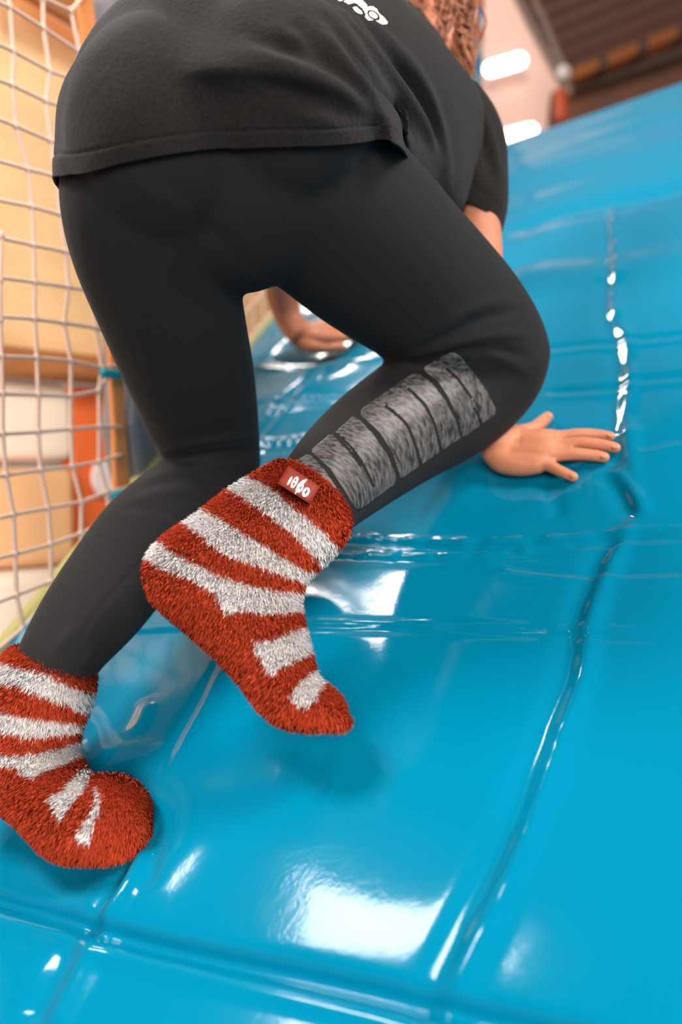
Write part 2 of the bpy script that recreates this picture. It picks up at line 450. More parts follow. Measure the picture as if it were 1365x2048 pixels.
rows = {
 0: [(-60, -90), (30, -40), (96, 0), (142, 22), (166, -6), (190, -40)],
 1: [(-60, -22), (20, 14), (87, 56), (160, 105), (215, 130)],
 2: [(-60, 62), (27, 102), (100, 142), (150, 160), (210, 176)],
 3: [(-60, 138), (25, 170), (92, 202), (135, 216), (210, 236)],
 4: [(-60, 216), (31, 251), (101, 281), (150, 290), (212, 306)],
 5: [(-60, 305), (56, 338), (112, 352), (160, 362), (212, 378)],
 6: [(-60, 388), (64, 413), (120, 428), (165, 436), (212, 446)],
 7: [(-60, 462), (67, 490), (131, 503), (176, 512), (212, 520)],
 8: [(-60, 546), (69, 564), (137, 574), (186, 582), (212, 590)],
 9: [(-60, 628), (69, 638), (128, 646), (192, 656), (212, 662)],
 10: [(-60, 706), (3, 713), (74, 716), (142, 722), (204, 736), (246, 728)],
 11: [(-60, 784), (5, 788), (77, 790), (142, 792), (198, 782), (214, 757)],
 12: [(-60, 874), (5, 868), (76, 864), (142, 858), (199, 853), (240, 854)],
 13: [(-60, 962), (12, 950), (81, 940), (145, 933), (198, 924), (240, 910)],
 14: [(-60, 1052), (26, 1029), (96, 1016), (163, 1004), (214, 985), (266, 972)],
 15: [(-60, 1130), (30, 1108), (101, 1089), (162, 1067), (220, 1040)],
 16: [(-60, 1226), (33, 1190), (102, 1163), (165, 1136)],
 17: [(-60, 1330), (0, 1296), (46, 1256), (104, 1190)],
}
cols = [
 [(-60, 0), (-55, 200), (-50, 400), (-52, 640), (-58, 1000), (-50, 1330)],
 [(10, -60), (20, 14), (27, 102), (25, 170), (31, 251), (56, 338), (64, 413), (67, 490), (69, 564), (69, 638), (74, 716), (77, 790), (76, 864), (81, 940), (96, 1016), (101, 1089), (102, 1163), (106, 1190)],
 [(86, -60), (86, 0), (87, 56), (100, 142), (92, 202), (101, 281), (112, 352), (120, 428), (131, 503), (137, 574), (128, 646), (142, 722), (142, 792), (142, 858), (145, 933), (163, 1004), (162, 1067), (165, 1136)],
 [(142, 22), (160, 105), (150, 160), (135, 216), (150, 290), (160, 362), (165, 436), (176, 512), (186, 582), (192, 656), (204, 736), (198, 782), (199, 853), (198, 924), (214, 985), (220, 1040)],
 [(2, 470), (0, 560), (0, 640), (3, 713), (5, 788), (5, 868), (12, 950), (26, 1029), (30, 1108), (33, 1190), (46, 1256), (50, 1268)],
]
net = thing('safety_net', 'pale knotted cord net at the left in front of the yellow boards', 'net', onnet(100, 1240))
def cordpts(pts): return np.array([onnet(x, y) for x, y in pts])
for k in rows:
    v, f = tube(cordpts(rows[k]), .0030, 8); mesh('horizontal_cord', v, f, CORD, net)
for c in cols:
    v, f = tube(cordpts(c), .0030, 8); mesh('vertical_cord', v, f, CORD, net)
kn = []
for c in cols[1:]:
    for x, y in c:
        kn.append(ell(onnet(x, y), (.0050, .0060, .0050), n=8, m=6))
v, f = joinvf(kn); tag(mesh('knot', v, f, CORD, net), kind='stuff')
# second bay of the net, beyond the post
net2 = thing('safety_net', 'pale cord net beyond the post, glimpsed between the child\'s legs', 'net', onnet(480, 720))
p0 = onnet(262, 985); s0 = (p0-A0) @ hd
for i in range(14):
    for_h = A0+hd*(s0+.20+i*.055)
    base = (B0-A0); sl = (base @ UPC)/(base @ hd)
    b_ = for_h+UPC*((s0+.20+i*.055)*sl+.01)
    v, f = tube([b_, b_+UPC*.95], .0026, 6); mesh('vertical_cord', v, f, CORD, net2)
for i in range(16):
    a_ = A0+hd*(s0+.17)+UPC*((s0+.17)*sl+.02+i*.06); b_ = A0+hd*(s0+.80)+UPC*((s0+.80)*sl+.02+i*.06)
    v, f = tube([a_, b_], .0026, 6); mesh('horizontal_cord', v, f, CORD, net2)

# post, pads, sleeves
post = board('wooden_post', [(155, -80), (160, 0), (190, 300), (222, 700), (230, 860), (233, 1010), (240, 1110), (275, 1110), (264, 1000), (254, 860), (248, 720), (222, 300), (188, 0), (183, -80)], .012, .010, POST,
     'orange-brown wooden post that carries the net at the left', 'post', bevel=.004)
pad = board('grey_pad', [(214, -80), (218, 0), (245, 250), (262, 700), (266, 760), (262, 815), (258, 852), (266, 910), (282, 990), (296, 1090), (370, 1090), (368, 700), (345, 300), (330, -80)], .012, .07, GREYPAD,
     'dark grey padded cushion behind the wooden net post', 'pad', bevel=.025)
for pts, lb in (([(207, 746), (230, 749), (254, 747)], 'upper teal sleeve tying the net to the wooden post'),
            ([(228, 993), (246, 988), (268, 980)], 'lower teal sleeve on the net post behind the child\'s calf'),
            ([(276, -22), (286, 0), (292, 6)], 'teal fitting at the top of the grey pad')):
    v, f = tube([onnet(x, y, -.006) for x, y in pts], .0075, 12); tag(mesh('rope_sleeve', v, f, TEAL), lb, 'sleeve')

WO = .55
board('plywood_panel', [(-420, -420), (46, -6), (178, 78), (640, 330), (640, 722), (222, 716), (-420, 668)], WO, .03, TAN, 'large yellow plywood panel behind the upper part of the net', 'panel')
board('brown_board', [(30, -360), (52, -14), (184, 66), (420, 210), (420, -200)], WO-.10, .03, BROWN, 'dark brown board above the yellow panel, top left corner', 'panel')
board('shaded_rail', [(-420, 640), (222, 712), (640, 742), (640, 800), (222, 764), (-420, 716)], WO-.05, .12, BROWN, 'rail below the yellow panel, behind the net, its shade painted in brown', 'rail', bevel=.02)  # underside shade put into the brown colour of the rail
board('cream_block', [(-420, 725), (146, 768), (152, 924), (-420, 924)], WO+.02, .2, CREAM, 'cream foam block under the rail', 'block', bevel=.03)
board('peach_block', [(-420, 932), (154, 934), (158, 1128), (-420, 1170)], WO-.03, .25, PEACH, 'peach coloured foam block with pale upper edge under the cream block', 'block', bevel=.03)
board('orange_sheet', [(146, 772), (420, 790), (420, 1260), (158, 1260)], WO+.04, .05, ORANGE, 'bright orange sheet beside the wooden net post', 'sheet')
board('lower_foam_block', [(-420, 1176), (158, 1134), (158, 1420), (-420, 1460)], WO-.05, .3, CREAM, 'pale pink-cream foam block behind the lowest net meshes', 'block', bevel=.03)
sg = [onnet(210+22*math.cos(t), 956+36*math.sin(t), WO+.02) for t in np.linspace(0, 2*math.pi, 24, endpoint=False)]
V = np.array(sg+[p-NM*.01 for p in sg]); n_ = 24
mesh_s = mesh('round_sign', V, [tuple(range(n_)), tuple(range(2*n_-1, n_-1, -1))]+[(i, i+n_, (i+1) % n_+n_, (i+1) % n_) for i in range(n_)], WHITEP, smooth=False)
tag(mesh_s, 'round white sign on the orange panel', 'sign')

# ---------------------------------------------------------------- hall behind, upper right
def slab(name, pts, z, dz, m, label=None, cat=None, parent=None, group=None, kind=None):
    """pts in the frame with depth z (number or list); thickness dz away from the lens"""
    zz = z if hasattr(z, '__len__') else [z]*len(pts)
    f_ = np.array([P(x, y, q) for (x, y), q in zip(pts, zz)]); n = len(f_)
    nn = unit(np.cross(f_[1]-f_[0], f_[2]-f_[0])); nn = nn if nn @ f_[0] > 0 else -nn
    V = np.vstack([f_, f_+nn*dz])
    Fc = [tuple(range(n)), tuple(range(2*n-1, n-1, -1))]+[(i, i+n, (i+1) % n+n, (i+1) % n) for i in range(n)]
    o = mesh(name, V, Fc, m, parent, smooth=False)
    if label or kind: tag(o, label, cat, group, kind)
    return o
fw = thing('wall_far', 'pinkish corrugated hall wall', None, P(1000, 300, 9), kind='structure')
del fw['label']
slab('sheet', [(560, -500), (1165, -500), (1165, 420), (560, 420)], 9.0, .05, WALLP, parent=fw)
ribs = []
for i in range(96):
    x = 860+i*3.2
    a_, b_ = P(x, -300, 8.99), P(x, 400, 8.99)
    v = np.array([a_+(-.005, 0, 0), a_+(.005, 0, 0), a_+(0, 0, .02), b_+(-.005, 0, 0), b_+(.005, 0, 0), b_+(0, 0, .02)])
    ribs.append((v, [(0, 2, 5, 3), (2, 1, 4, 5)]))
v, f = joinvf(ribs); tag(mesh('rib', v, f, WALLP, fw, smooth=False), kind='stuff')
for (x0, y0, x1, y1), lb in (((982, 138, 1040, 121), 'bright tube lamp on the far wall beside the shoulder'), ((1010, 275, 1062, 262), 'bright tube lamp on the far wall just above the mat edge')):
    t = thing('tube_lamp', lb, 'lamp', P(x0, y0, 8.5))
    v, f = tube([P(x0, y0, 8.8), P(x1, y1, 8.8)], .075, 12); mesh('tube', v, f, TUBE, t)
    v, f = tube([P(x0+4, y0-1, 8.93), P(x1-4, y1-1, 8.93)], .05, 8); mesh('housing', v, f, DARKM, t)

deck = thing('ceiling', None, None, P(1200, 0, 6), kind='structure')
slab('deck_sheet', [(1040, -300), (1700, -300), (1700, 0), (1400, 60), (1140, 170), (1036, -20)], 6.0, .04, DECK, parent=deck)
for i in range(13):
    y0 = 150-i*28
    xl = 1040+(y0+10)*.55 if y0 > -10 else 1030
    slab('deck_rib', [(xl, y0), (1700, y0-.40*(1700-xl)), (1700, y0-.40*(1700-xl)-9), (xl, y0-9)], 5.985, .012, DECK, parent=deck)
bt = thing('roof_beam', 'orange-brown roof beam with grey bands above the mat edge', 'beam', P(1138, 150, 5.2))
for i in range(4):
    t0, t1 = i/3, (i+1)/3
    x0, y0, x1, y1 = 1136+t0*240, 152-t0*98, 1136+t1*240, 152-t1*98
    w = .8
    xm, ym = x0+(x1-x0)*w, y0+(y1-y0)*w
    slab('beam_length', [(x0, y0-11), (xm, ym-11), (xm, ym+11), (x0, y0+11)], 5.2, .12, BEAMO, parent=bt)
    slab('grey_band', [(xm, ym-12), (x1, y1-12), (x1, y1+12), (xm, ym+12)], 5.18, .14, DARKM, parent=bt)
slab('roof_boards', [(1104, 184), (1142, 166), (1420, 62), (1700, -30), (1700, 300), (1090, 320)], 5.6, .04, RUST, 'orange-brown boards under the roof beam at the top right', 'boards')
slab('dark_strip', [(1140, 168), (1420, 78), (1420, 94), (1140, 186)], 5.4, .05, DARKM, 'dark strip just under the orange roof beam', 'rail')  # thin dark strip below the beam
tr = thing('lattice_girder', 'dark twisted lattice girder slanting down to the mat edge', 'girder', P(1135, 180, 5.0))
for ox in (0, 30):
    v, f = tube([P(1020+ox, -40, 5.0), P(1064+ox*.9, 50, 5.0), P(1112+ox*.5, 140, 5.0), P(1138, 185, 5.0)], .03, 8); mesh('chord', v, f, GIRD, tr)
for i in range(10):
    t0 = i/10; t1 = t0+.1
    def cp(t, ox): return P(1020+ox*(1-.5*t)+t*112, -40+t*218, 5.0)
    v, f = tube([cp(t0, 0 if i % 2 else 30), cp(t1, 30 if i % 2 else 0)], .022, 8); mesh('lattice_bar', v, f, DARKM if i % 2 else RUST, tr)
v, f = ell(P(1128, 146, 4.9), (.045, .05, .045)); tag(mesh('end_cap', v, f, WHITEP, bt), 'small pale cap')
v, f = tube([P(1122, 190, 4.9), P(1124, 232, 4.9)], .045, 12); tag(mesh('foam_sleeve', v, f, mat('orange_foam', (200, 84, 46)), bt), 'short orange foam sleeve')

col_ = thing('striped_post', 'blue padded post with red bands behind the hair', 'post', P(952, 160, 3.6))
for y0, y1, m_, w in ((-80, -20, BLUEP, 15), (-20, 18, REDP, 17), (18, 42, BLUEP, 15), (42, 66, GBLUE, 15), (66, 84, REDP, 17), (84, 126, GBLUE, 15), (126, 150, BLUEP, 15), (150, 420, GBLUE, 15)):
    v, f = tube([P(950, y0, 3.6), P(952, y1, 3.6)], w/F*3.6, 14, cap=False); mesh('pad_band', v, f, m_, col_)
# climbing frame of ropes and boards behind the head (orange tones)
slab('orange_screen', [(780, -300), (936, -300), (938, 200), (820, 260)], 4.4, .04, mat('orange_screen', (206, 140, 100), vary=(2.5, .4)), 'orange-brown screen behind the hair', 'panel')

u0 = 7.2
tag(mesh('ceiling', [(-9, -7, u0), (9, -7, u0), (9, 4.6, u0), (-9, 4.6, u0)], [(0, 3, 2, 1)], DECK, cam_space=False, smooth=False), kind='structure')
# floor and walls of the hall
flz = -.05
def wmesh(name, V, Fc, m, **k): return mesh(name, V, Fc, m, cam_space=False, smooth=False, **k)
tag(wmesh('floor', [(-6, -3, flz), (8, -3, flz), (8, 10, flz), (-6, 10, flz)], [(0, 1, 2, 3)], FLOORM), kind='structure')

# ---------------------------------------------------------------- the child
def armR():
    return loft([(895, 215, 1005, 262, .965), (905, 300, 1005, 310, .965), (922, 400, 1002, 430, .96), (930, 520, 1006, 525, .955),
                 (928, 620, 1004, 622, .950), (930, 720, 1008, 716, .945), (945, 800, 1018, 780, .935), (960, 860, 1026, 822, .925), (966, 905, 1034, 858, .922), (990, 935, 1055, 870, .925)], .9, sub=5, bulge=(.02, .01))
def om(x, y, h): return onmat(float(x), float(y), h)
def fing(pts, r, hs):
    """pts on the mat; r in metres (list), hs = height of the axis above the mat"""
    return tube([om(x, y, q) for (x, y), q in zip(pts, hs)], [q*1.07 for q in r], 14, sub=5)
handR = [
  ell(om(1058, 902, .017), (.040, .023, .0115), np.array([E1, E2, N])), ell(om(1005, 900, .021), (.026, .024, .0155), np.array([E1, E2, N])),
  fing([(1040, 880), (1085, 874), (1122, 873), (1160, 868), (1195, 869), (1222, 873)], [.011, .0100, .0074, .0066, .0062, .0056], [.020, .021, .017, .015, .010, .006]),
  fing([(1030, 895), (1085, 890), (1122, 890), (1165, 886), (1205, 890), (1232, 896)], [.012, .0105, .0076, .0070, .0066, .0060], [.020, .022, .018, .016, .011, .007]),
  fing([(1025, 910), (1080, 908), (1118, 909), (1155, 908), (1188, 911), (1209, 915)], [.012, .0105, .0078, .0070, .0066, .0060], [.018, .020, .017, .015, .010, .007]),
  fing([(1015, 925), (1070, 924), (1095, 930), (1122, 943), (1147, 954)], [.012, .0100, .0072, .0064, .0058], [.015, .016, .013, .010, .006]),
  fing([(1010, 885), (1040, 868), (1066, 858), (1083, 846), (1096, 834)], [.014, .0110, .0084, .0080, .0068], [.020, .018, .014, .011, .008]),
  fing([(985, 905), (1005, 925), (1040, 932), (1075, 930)], [.013, .013, .012, .0105], [.018, .014, .013, .013]),
  fing([(985, 880), (1030, 872), (1075, 880)], [.016, .013, .010], [.030, .024, .020]),
]
armL = loft([(655, 40, 760, 110, 1.19), (610, 150, 700, 180, 1.24), (560, 260, 645, 280, 1.30), (530, 360, 605, 372, 1.36), (520, 450, 597, 456, 1.41), (522, 520, 594, 520, 1.45), (530, 580, 597, 575, 1.48),
             (545, 630, 601, 618, 1.50), (566, 668, 612, 640, 1.50), (585, 690, 630, 655, 1.49)], .95, sub=5, bulge=(.02, .01))
handL = [
  fing([(600, 680), (630, 693), (660, 696), (684, 694)], [.017, .013, .0095, .0080], [.030, .024, .014, .010]),
  fing([(600, 672), (640, 676), (672, 676), (705, 674), (728, 670)], [.017, .014, .0100, .0085, .0075], [.036, .034, .026, .016, .009]),
  fing([(605, 668), (650, 664), (685, 664), (722, 656), (745, 652)], [.017, .014, .0100, .0085, .0075], [.038, .036, .028, .016, .009]),
  fing([(610, 664), (652, 655), (690, 650), (726, 640), (748, 636)], [.015, .013, .0095, .0080, .0072], [.036, .034, .026, .016, .009]),
  fing([(612, 660), (655, 650), (690, 640), (715, 630)], [.014, .012, .0088, .0070], [.032, .030, .020, .009]),
]
# torso, 8 points round each ring: left, top left, back, top right, right, below right, belly, below left
TR = [
 [(122, 380, .69), (212, 336, .605), (400, 299, .562), (640, 287, .562), (800, 290, .63), (788, 380, .78), (545, 556, .79), (250, 500, .78)],
 [(118, 320, .69), (205, 285, .600), (400, 252, .550), (640, 245, .552), (790, 252, .63), (785, 340, .76), (565, 490, .81), (260, 430, .80)],
 [(118, 240, .70), (212, 165, .605), (415, 120, .548), (640, 140, .560), (775, 200, .645), (788, 300, .76), (600, 420, .84), (300, 330, .83)],
 [(146, 160, .72), (260, 68, .640), (440, 20, .585), (640, 60, .590), (768, 165, .670), (795, 280, .78), (640, 370, .88), (370, 260, .87)],
 [(222, 85, .76), (340, -2, .68), (490, -40, .63), (670, 10, .640), (792, 145, .705), (812, 350, .80), (680, 340, .92), (470, 220, .92)],
 [(350, 0, .82), (440, -70, .75), (580, -80, .70), (725, -10, .695), (845, 155, .765), (862, 400, .88), (730, 345, .97), (560, 200, .98)],
 [(480, -70, .92), (570, -110, .83), (680, -70, .77), (800, 5, .78), (905, 185, .83), (908, 425, .93), (790, 360, 1.02), (650, 190, 1.07)],
 [(600, -60, 1.02), (670, -70, .92), (760, -20, .86), (865, 60, .86), (952, 215, .895), (930, 430, .97), (850, 400, 1.06), (720, 170, 1.13)],
 [(680, -30, 1.10), (740, -35, 1.02), (815, 20, .96), (900, 100, .935), (975, 230, .945), (950, 410, 1.0), (890, 360, 1.09), (780, 150, 1.17)],
 [(770, -25, 1.13), (790, -20, 1.07), (840, 30, 1.01), (893, 95, .985), (945, 185, .99), (940, 250, 1.03), (890, 220, 1.11), (820, 90, 1.17)],
 [(806, -25, 1.14), (820, -15, 1.09), (850, 25, 1.06), (885, 75, 1.045), (908, 120, 1.05), (905, 150, 1.09), (880, 130, 1.14), (836, 50, 1.16)],
]
TRc = np.array([[P(*q) for q in r] for r in TR])
rings = np.array([cr(r, 12, closed=True) for r in TRc])
m_ = rings.shape[1]
torso = cr(rings.reshape(len(TR), -1), 9).reshape(-1, m_, 3)
tor_in = torso.copy(); cc = tor_in.mean(1, keepdims=True); tor_in = cc+(tor_in-cc)*.93
tor_in = tor_in[40:]
headc = P(846, -75, 1.20)
fwd = unit(unit(E2)*.8+UPC*.55); side = unit(np.cross(fwd, UPC)); hup = np.cross(side, fwd)
AX = np.array([side, fwd, hup])
def hp(x, y, z): return headc+x*side+y*fwd+z*hup
head = [ell(headc, (.073, .088, .105), AX, 24, 16), ell(hp(0, .045, -.060), (.048, .045, .050), AX),
        tube([hp(0, .085, .005), hp(0, .104, -.018)], [.008, .013], 10), ell(hp(.074, 0, -.01), (.010, .016, .028), AX), ell(hp(-.074, 0, -.01), (.010, .016, .028), AX),
        ell(hp(0, .084, -.052), (.022, .010, .007), AX), ell(hp(0, .082, -.064), (.018, .010, .007), AX)]
neck = tube([P(858, 110, 1.10), P(852, 30, 1.13), headc-hup*.03], [.058, .052, .055], 20, sub=4)
Vb, Fb = fuse([ringmesh(tor_in), armR(), armL, neck]+head+handR+handL, .0023, 3, .5)
root = thing('person', 'person in black leggings, charcoal t-shirt and striped socks climbing the blue mat', 'person', onmat(200, 1690))
# wrist creases
Vb = creases(Vb, Fb, [([(1036, 862), (1040, 880), (1038, 892)], -.0012, .0022), ([(1003, 872), (1015, 862), (1022, 850)], -.001, .002)])
body = mesh('body', Vb, Fb, SKIN, root)
for sx in (-1, 1):
    v, f = ell(hp(sx*.030, .078, .018), (.013, .012, .010), AX); e = mesh('eye', v, f, EYE, root)
    v, f = ell(hp(sx*.030, .0875, .018), (.0055, .004, .0055), AX); mesh('iris', v, f, IRIS, e)
# nails of the right hand
for x, y, hh, rr in ((1222, 870, .0112, .0040), (1233, 893, .0125, .0044), (1210, 912, .0125, .0044), (1148, 951, .0112, .0038), (1098, 831, .0142, .0048)):
    v, f = ell(om(x, y, hh), (rr, rr*.8, .0012), np.array([E1, E2, N]), 12, 8)
    mesh('fingernail', v, f, mat('nail', (230, 160, 124), .3, .5) if 'nail' not in bpy.data.materials else bpy.data.materials['nail'], root)

# leggings
pelvis = ell(P(445, 290, .69), (.136, .135, .115), n=28, m=18)
bumL = ell(P(335, 285, .635), (.078, .092, .082), n=28, m=18); bumR = ell(P(550, 222, .638), (.086, .085, .080), n=28, m=18)
legL = loft([(132, 330, 560, 330, .665), (128, 405, 530, 420, .675), (150, 500, 476, 530, .70), (202, 635, 490, 632, .745), (250, 742, 508, 742, .80), (290, 832, 517, 832, .855), (315, 890, 520, 885, .885),
             (318, 935, 518, 945, .89), (275, 975, 490, 1020, .87), (207, 1032, 420, 1100, .835), (145, 1115, 345, 1175, .80), (85, 1208, 275, 1258, .765), (45, 1282, 205, 1332, .738), (25, 1330, 178, 1378, .73)], .92, bulge=(.03, 0))
legR = loft([(300, 440, 620, 130, .665), (380, 480, 735, 215, .690), (470, 508, 838, 320, .725), (560, 572, 908, 402, .765), (625, 616, 975, 478, .81), (692, 660, 1030, 545, .85), (750, 698, 1072, 612, .88),
             (785, 722, 1094, 672, .90), (795, 728, 1097, 725, .905), (795, 730, 1075, 795, .905), (770, 735, 1022, 858, .895), (728, 762, 955, 905, .87), (665, 812, 862, 955, .83), (610, 868, 782, 1004, .785), (574, 918, 712, 1052, .74), (556, 960, 680, 1080, .715)], .85, bulge=(.03, 0))
pel = loft([(138, 300, 640, 190, .70), (134, 330, 700, 260, .69), (130, 380, 620, 400, .69), (180, 480, 520, 520, .70)], .8, bulge=(.05, .01))
Vl, Fl = fuse([pelvis, bumL, bumR, pel, legL, legR], .0035, 14, .6)
Vl = creases(Vl, Fl, [
  ([(830, 700), (900, 668), (960, 640), (1040, 622)], -.0045, .007),
  ([(820, 715), (900, 690), (980, 672), (1060, 668)], .0040, .006),
  ([(850, 720), (930, 700), (1000, 700), (1060, 715)], -.0035, .006),
  ([(900, 640), (960, 610), (1010, 600)], .002, .006),
  ([(960, 700), (1010, 720), (1060, 750)], .003, .006),
  ([(318, 905), (370, 890), (430, 880), (515, 868)], .0035, .006),
  ([(322, 930), (380, 915), (440, 905), (515, 900)], -.0045, .006),
  ([(300, 955), (370, 935), (450, 930), (520, 925)], .0040, .006),
  ([(285, 975), (350, 960), (430, 955), (500, 960)], -.0035, .006),
  ([(265, 1000), (330, 985), (400, 985), (470, 1000)], .0025, .007),
  ([(245, 1015), (310, 1020), (370, 1040)], -.0022, .006),
  ([(290, 835), (330, 850), (370, 850)], .0025, .007),
  ([(300, 1110), (240, 1170), (180, 1240), (160, 1290)], -.0014, .0025),
  ([(150, 1255), (120, 1290), (110, 1310)], .003, .006), ([(190, 1300), (170, 1325), (165, 1340)], .003, .005),
  ([(340, 380), (420, 460), (480, 520)], -.003, .012), ([(480, 540), (560, 590), (640, 632)], .0015, .006),
  ([(250, 350), (330, 400), (420, 440)], .002, .008),
])
leggings = mesh('leggings', Vl, Fl, LEGG, root)
LT = bvh(Vl, Fl)

# t-shirt
R = torso.copy(); mm, nn_, _ = R.shape
V = R.reshape(-1, 3)
idx = np.arange(mm*nn_).reshape(mm, nn_)
Fs = np.stack([idx[:-1], np.roll(idx[:-1], -1, 1), np.roll(idx[1:], -1, 1), idx[1:]], -1).reshape(-1, 4)
def refine(V, mm, nn_, a, b):
    G = V.reshape(mm, nn_, 3); G = cr(G.reshape(mm, -1), a).reshape(-1, nn_, 3)
    G = np.transpose(G, (1, 0, 2)); G = cr(G.reshape(nn_, -1), b, closed=True).reshape(nn_*b, -1, 3)
    return np.transpose(G, (1, 0, 2))
G3 = refine(V, mm, nn_, 3, 3); mm, nn_ = G3.shape[:2]; V = G3.reshape(-1, 3)
idx = np.arange(mm*nn_).reshape(mm, nn_)
Fs = np.stack([idx[:-1], np.roll(idx[:-1], -1, 1), np.roll(idx[1:], -1, 1), idx[1:]], -1).reshape(-1, 4)
c_ = V.mean(0)
Nn = normals(V, Fs)
if ((V-c_)*Nn).sum() < 0: Fs = Fs[:, ::-1]; Nn = -Nn
G0 = V.copy(); ang = np.tile(np.arange(nn_)/nn_, mm); rowf = np.repeat(np.arange(mm), nn_)/mm
wa = np.clip(np.minimum(ang+.06, .50-ang)/.09, 0, 1); wa = np.where(ang > .94, np.clip((ang-.94)/.05, 0, 1), wa)
for it in range(3):
    for i in range(len(V)):
        if rowf[i] > .5 or wa[i] <= 0: continue
        loc, nor, _, d = LT.find_nearest(Vector(V[i]), .12)
        if loc is None: continue
        loc = np.array(loc); nor = np.array(nor); sgn = (V[i]-loc) @ nor
        if rowf[i] < .18 and .05 < ang[i] < .46:
            gx, gy = G0[i][0]/-G0[i][2]*F+682.5, 1024-G0[i][1]/-G0[i][2]*F
            hl, hn = cast(LT, gx, gy)
            if hl is not None and abs(hl[2]-G0[i][2]) < .12:
                V[i] += (hl+hn*.0050-V[i])*wa[i]*np.clip((.18-rowf[i])/.06, 0, 1); continue
        if sgn < .0050: V[i] += (loc+nor*.0055-V[i])*wa[i]
    D = (V-G0).reshape(mm, nn_, 3)
    for _ in range(6 if it < 2 else 1):
        D2 = (D+np.roll(D, 1, 1)+np.roll(D, -1, 1))/3; D3 = D2.copy(); D3[1:-1] = (D2[:-2]+D2[1:-1]+D2[2:])/3; D = D3
    V = G0+D.reshape(-1, 3)
for it in range(3):
    for i in range(len(V)):
        if rowf[i] > .62 or .47 < ang[i] < .97: continue
        loc, nor, _, d = LT.find_nearest(Vector(V[i]), .12)
        if loc is None: continue
        loc = np.array(loc); nor = np.array(nor); sgn = (V[i]-loc) @ nor
        if sgn < .0045: V[i] = loc+nor*.0048
    if it < 2:
        X = V.reshape(mm, nn_, 3); Y = (X+np.roll(X, 1, 1)+np.roll(X, -1, 1))/3; Z = Y.copy(); Z[1:-1] = (Y[:-2]+Y[1:-1]+Y[2:])/3
        Z[:3] = X[:3]; V = Z.reshape(-1, 3)
X = V.reshape(mm, nn_, 3); an2 = ang.reshape(mm, nn_); rf2 = rowf.reshape(mm, nn_)
wt = (np.clip(1-np.abs(an2-.5)/.12, 0, 1)*1.5).clip(0, 1)*np.clip((.42-rf2)/.1, 0, 1)
for _ in range(40):
    Y = (np.roll(X, 1, 1)+np.roll(X, -1, 1)+X)/3; Z = Y.copy(); Z[1:-1] = (Y[:-2]+Y[1:-1]+Y[2:])/3; X = X+(Z-X)*wt[..., None]
V = X.reshape(-1, 3)
# hem band line
rowi = np.repeat(np.arange(mm), nn_)
V = V+Nn*(np.where(rowi < 22, .0006, 0)-.0010*np.exp(-((rowi-22)/1.4)**2))[:, None]
V = creases(V, Fs, [
  ([(660, 40), (730, 130), (790, 210), (830, 270)], -0.0098, .008),
  ([(690, 30), (760, 120), (830, 220), (880, 300)], 0.0098, .009),
  ([(640, 60), (690, 130), (740, 190), (770, 240)], 0.0084, .008),
  ([(720, 30), (800, 130), (860, 230), (890, 320)], -0.0084, .008),
  ([(600, 60), (650, 130), (720, 190), (780, 240)], -0.0070, .007),
  ([(560, 60), (630, 110), (700, 180), (790, 250)], 0.0070, .008),
  ([(500, 70), (560, 95), (620, 110), (680, 150)], -0.0042, .008),
  ([(480, 100), (560, 125), (640, 160), (720, 205)], 0.0049, .009),
  ([(510, 160), (580, 190), (660, 210), (720, 235)], -0.0042, .009),
  ([(540, 200), (600, 220), (680, 235)], 0.0035, .008),
  ([(760, 60), (840, 160), (880, 260), (900, 360)], 0.0070, .012),
  ([(800, 130), (850, 200), (880, 300)], -0.0056, .010)])
shirt = mesh('t_shirt', V, Fs, SHIRT, root)
sm = shirt.modifiers.new('s', 'SOLIDIFY'); sm.thickness = .0022; sm.offset = -1
ST = bvh(V, Fs)
# sleeve
def openloft(st, ratio, n=48, sub=10):
    v, f = loft(st, ratio, n, sub); k = (len(st)-1)*sub+1
    idx = np.arange(k*n).reshape(k, n)
    return v[:k*n], np.stack([idx[:-1], np.roll(idx[:-1], -1, 1), np.roll(idx[1:], -1, 1), idx[1:]], -1).reshape(-1, 4)
sv, sf = openloft([(868, 165, 962, 178, .955), (872, 190, 992, 225, .955), (880, 260, 1012, 280, .955), (886, 320, 1017, 350, .958), (896, 372, 1016, 415, .960), (904, 400, 1006, 462, .962)], .72)
nS = normals(sv, sf)
if ((sv-sv.mean(0))*nS).sum() < 0: sf = sf[:, ::-1]
sv = creases(sv, sf, [([(900, 190), (930, 280), (960, 370)], .005, .007), ([(925, 180), (960, 270), (990, 360)], -.005, .007), ([(950, 190), (985, 280), (1000, 360)], .004, .006),
                      ([(902, 372), (950, 372), (1008, 425)], -.0012, .0022), ([(890, 240), (905, 320), (920, 380)], -.004, .007)])
sl_ = mesh('sleeve', sv, sf, SHIRT, shirt)
q_ = sl_.modifiers.new('s', 'SOLIDIFY'); q_.thickness = .002; q_.offset = -1
sv, sf = openloft([(700, 20, 790, 90, 1.17), (660, 60, 760, 120, 1.19), (610, 130, 720, 175, 1.23), (570, 200, 680, 240, 1.27)], .8)
mesh('sleeve', sv, sf, SHIRT, shirt).modifiers.new('s', 'SOLIDIFY').thickness = .002

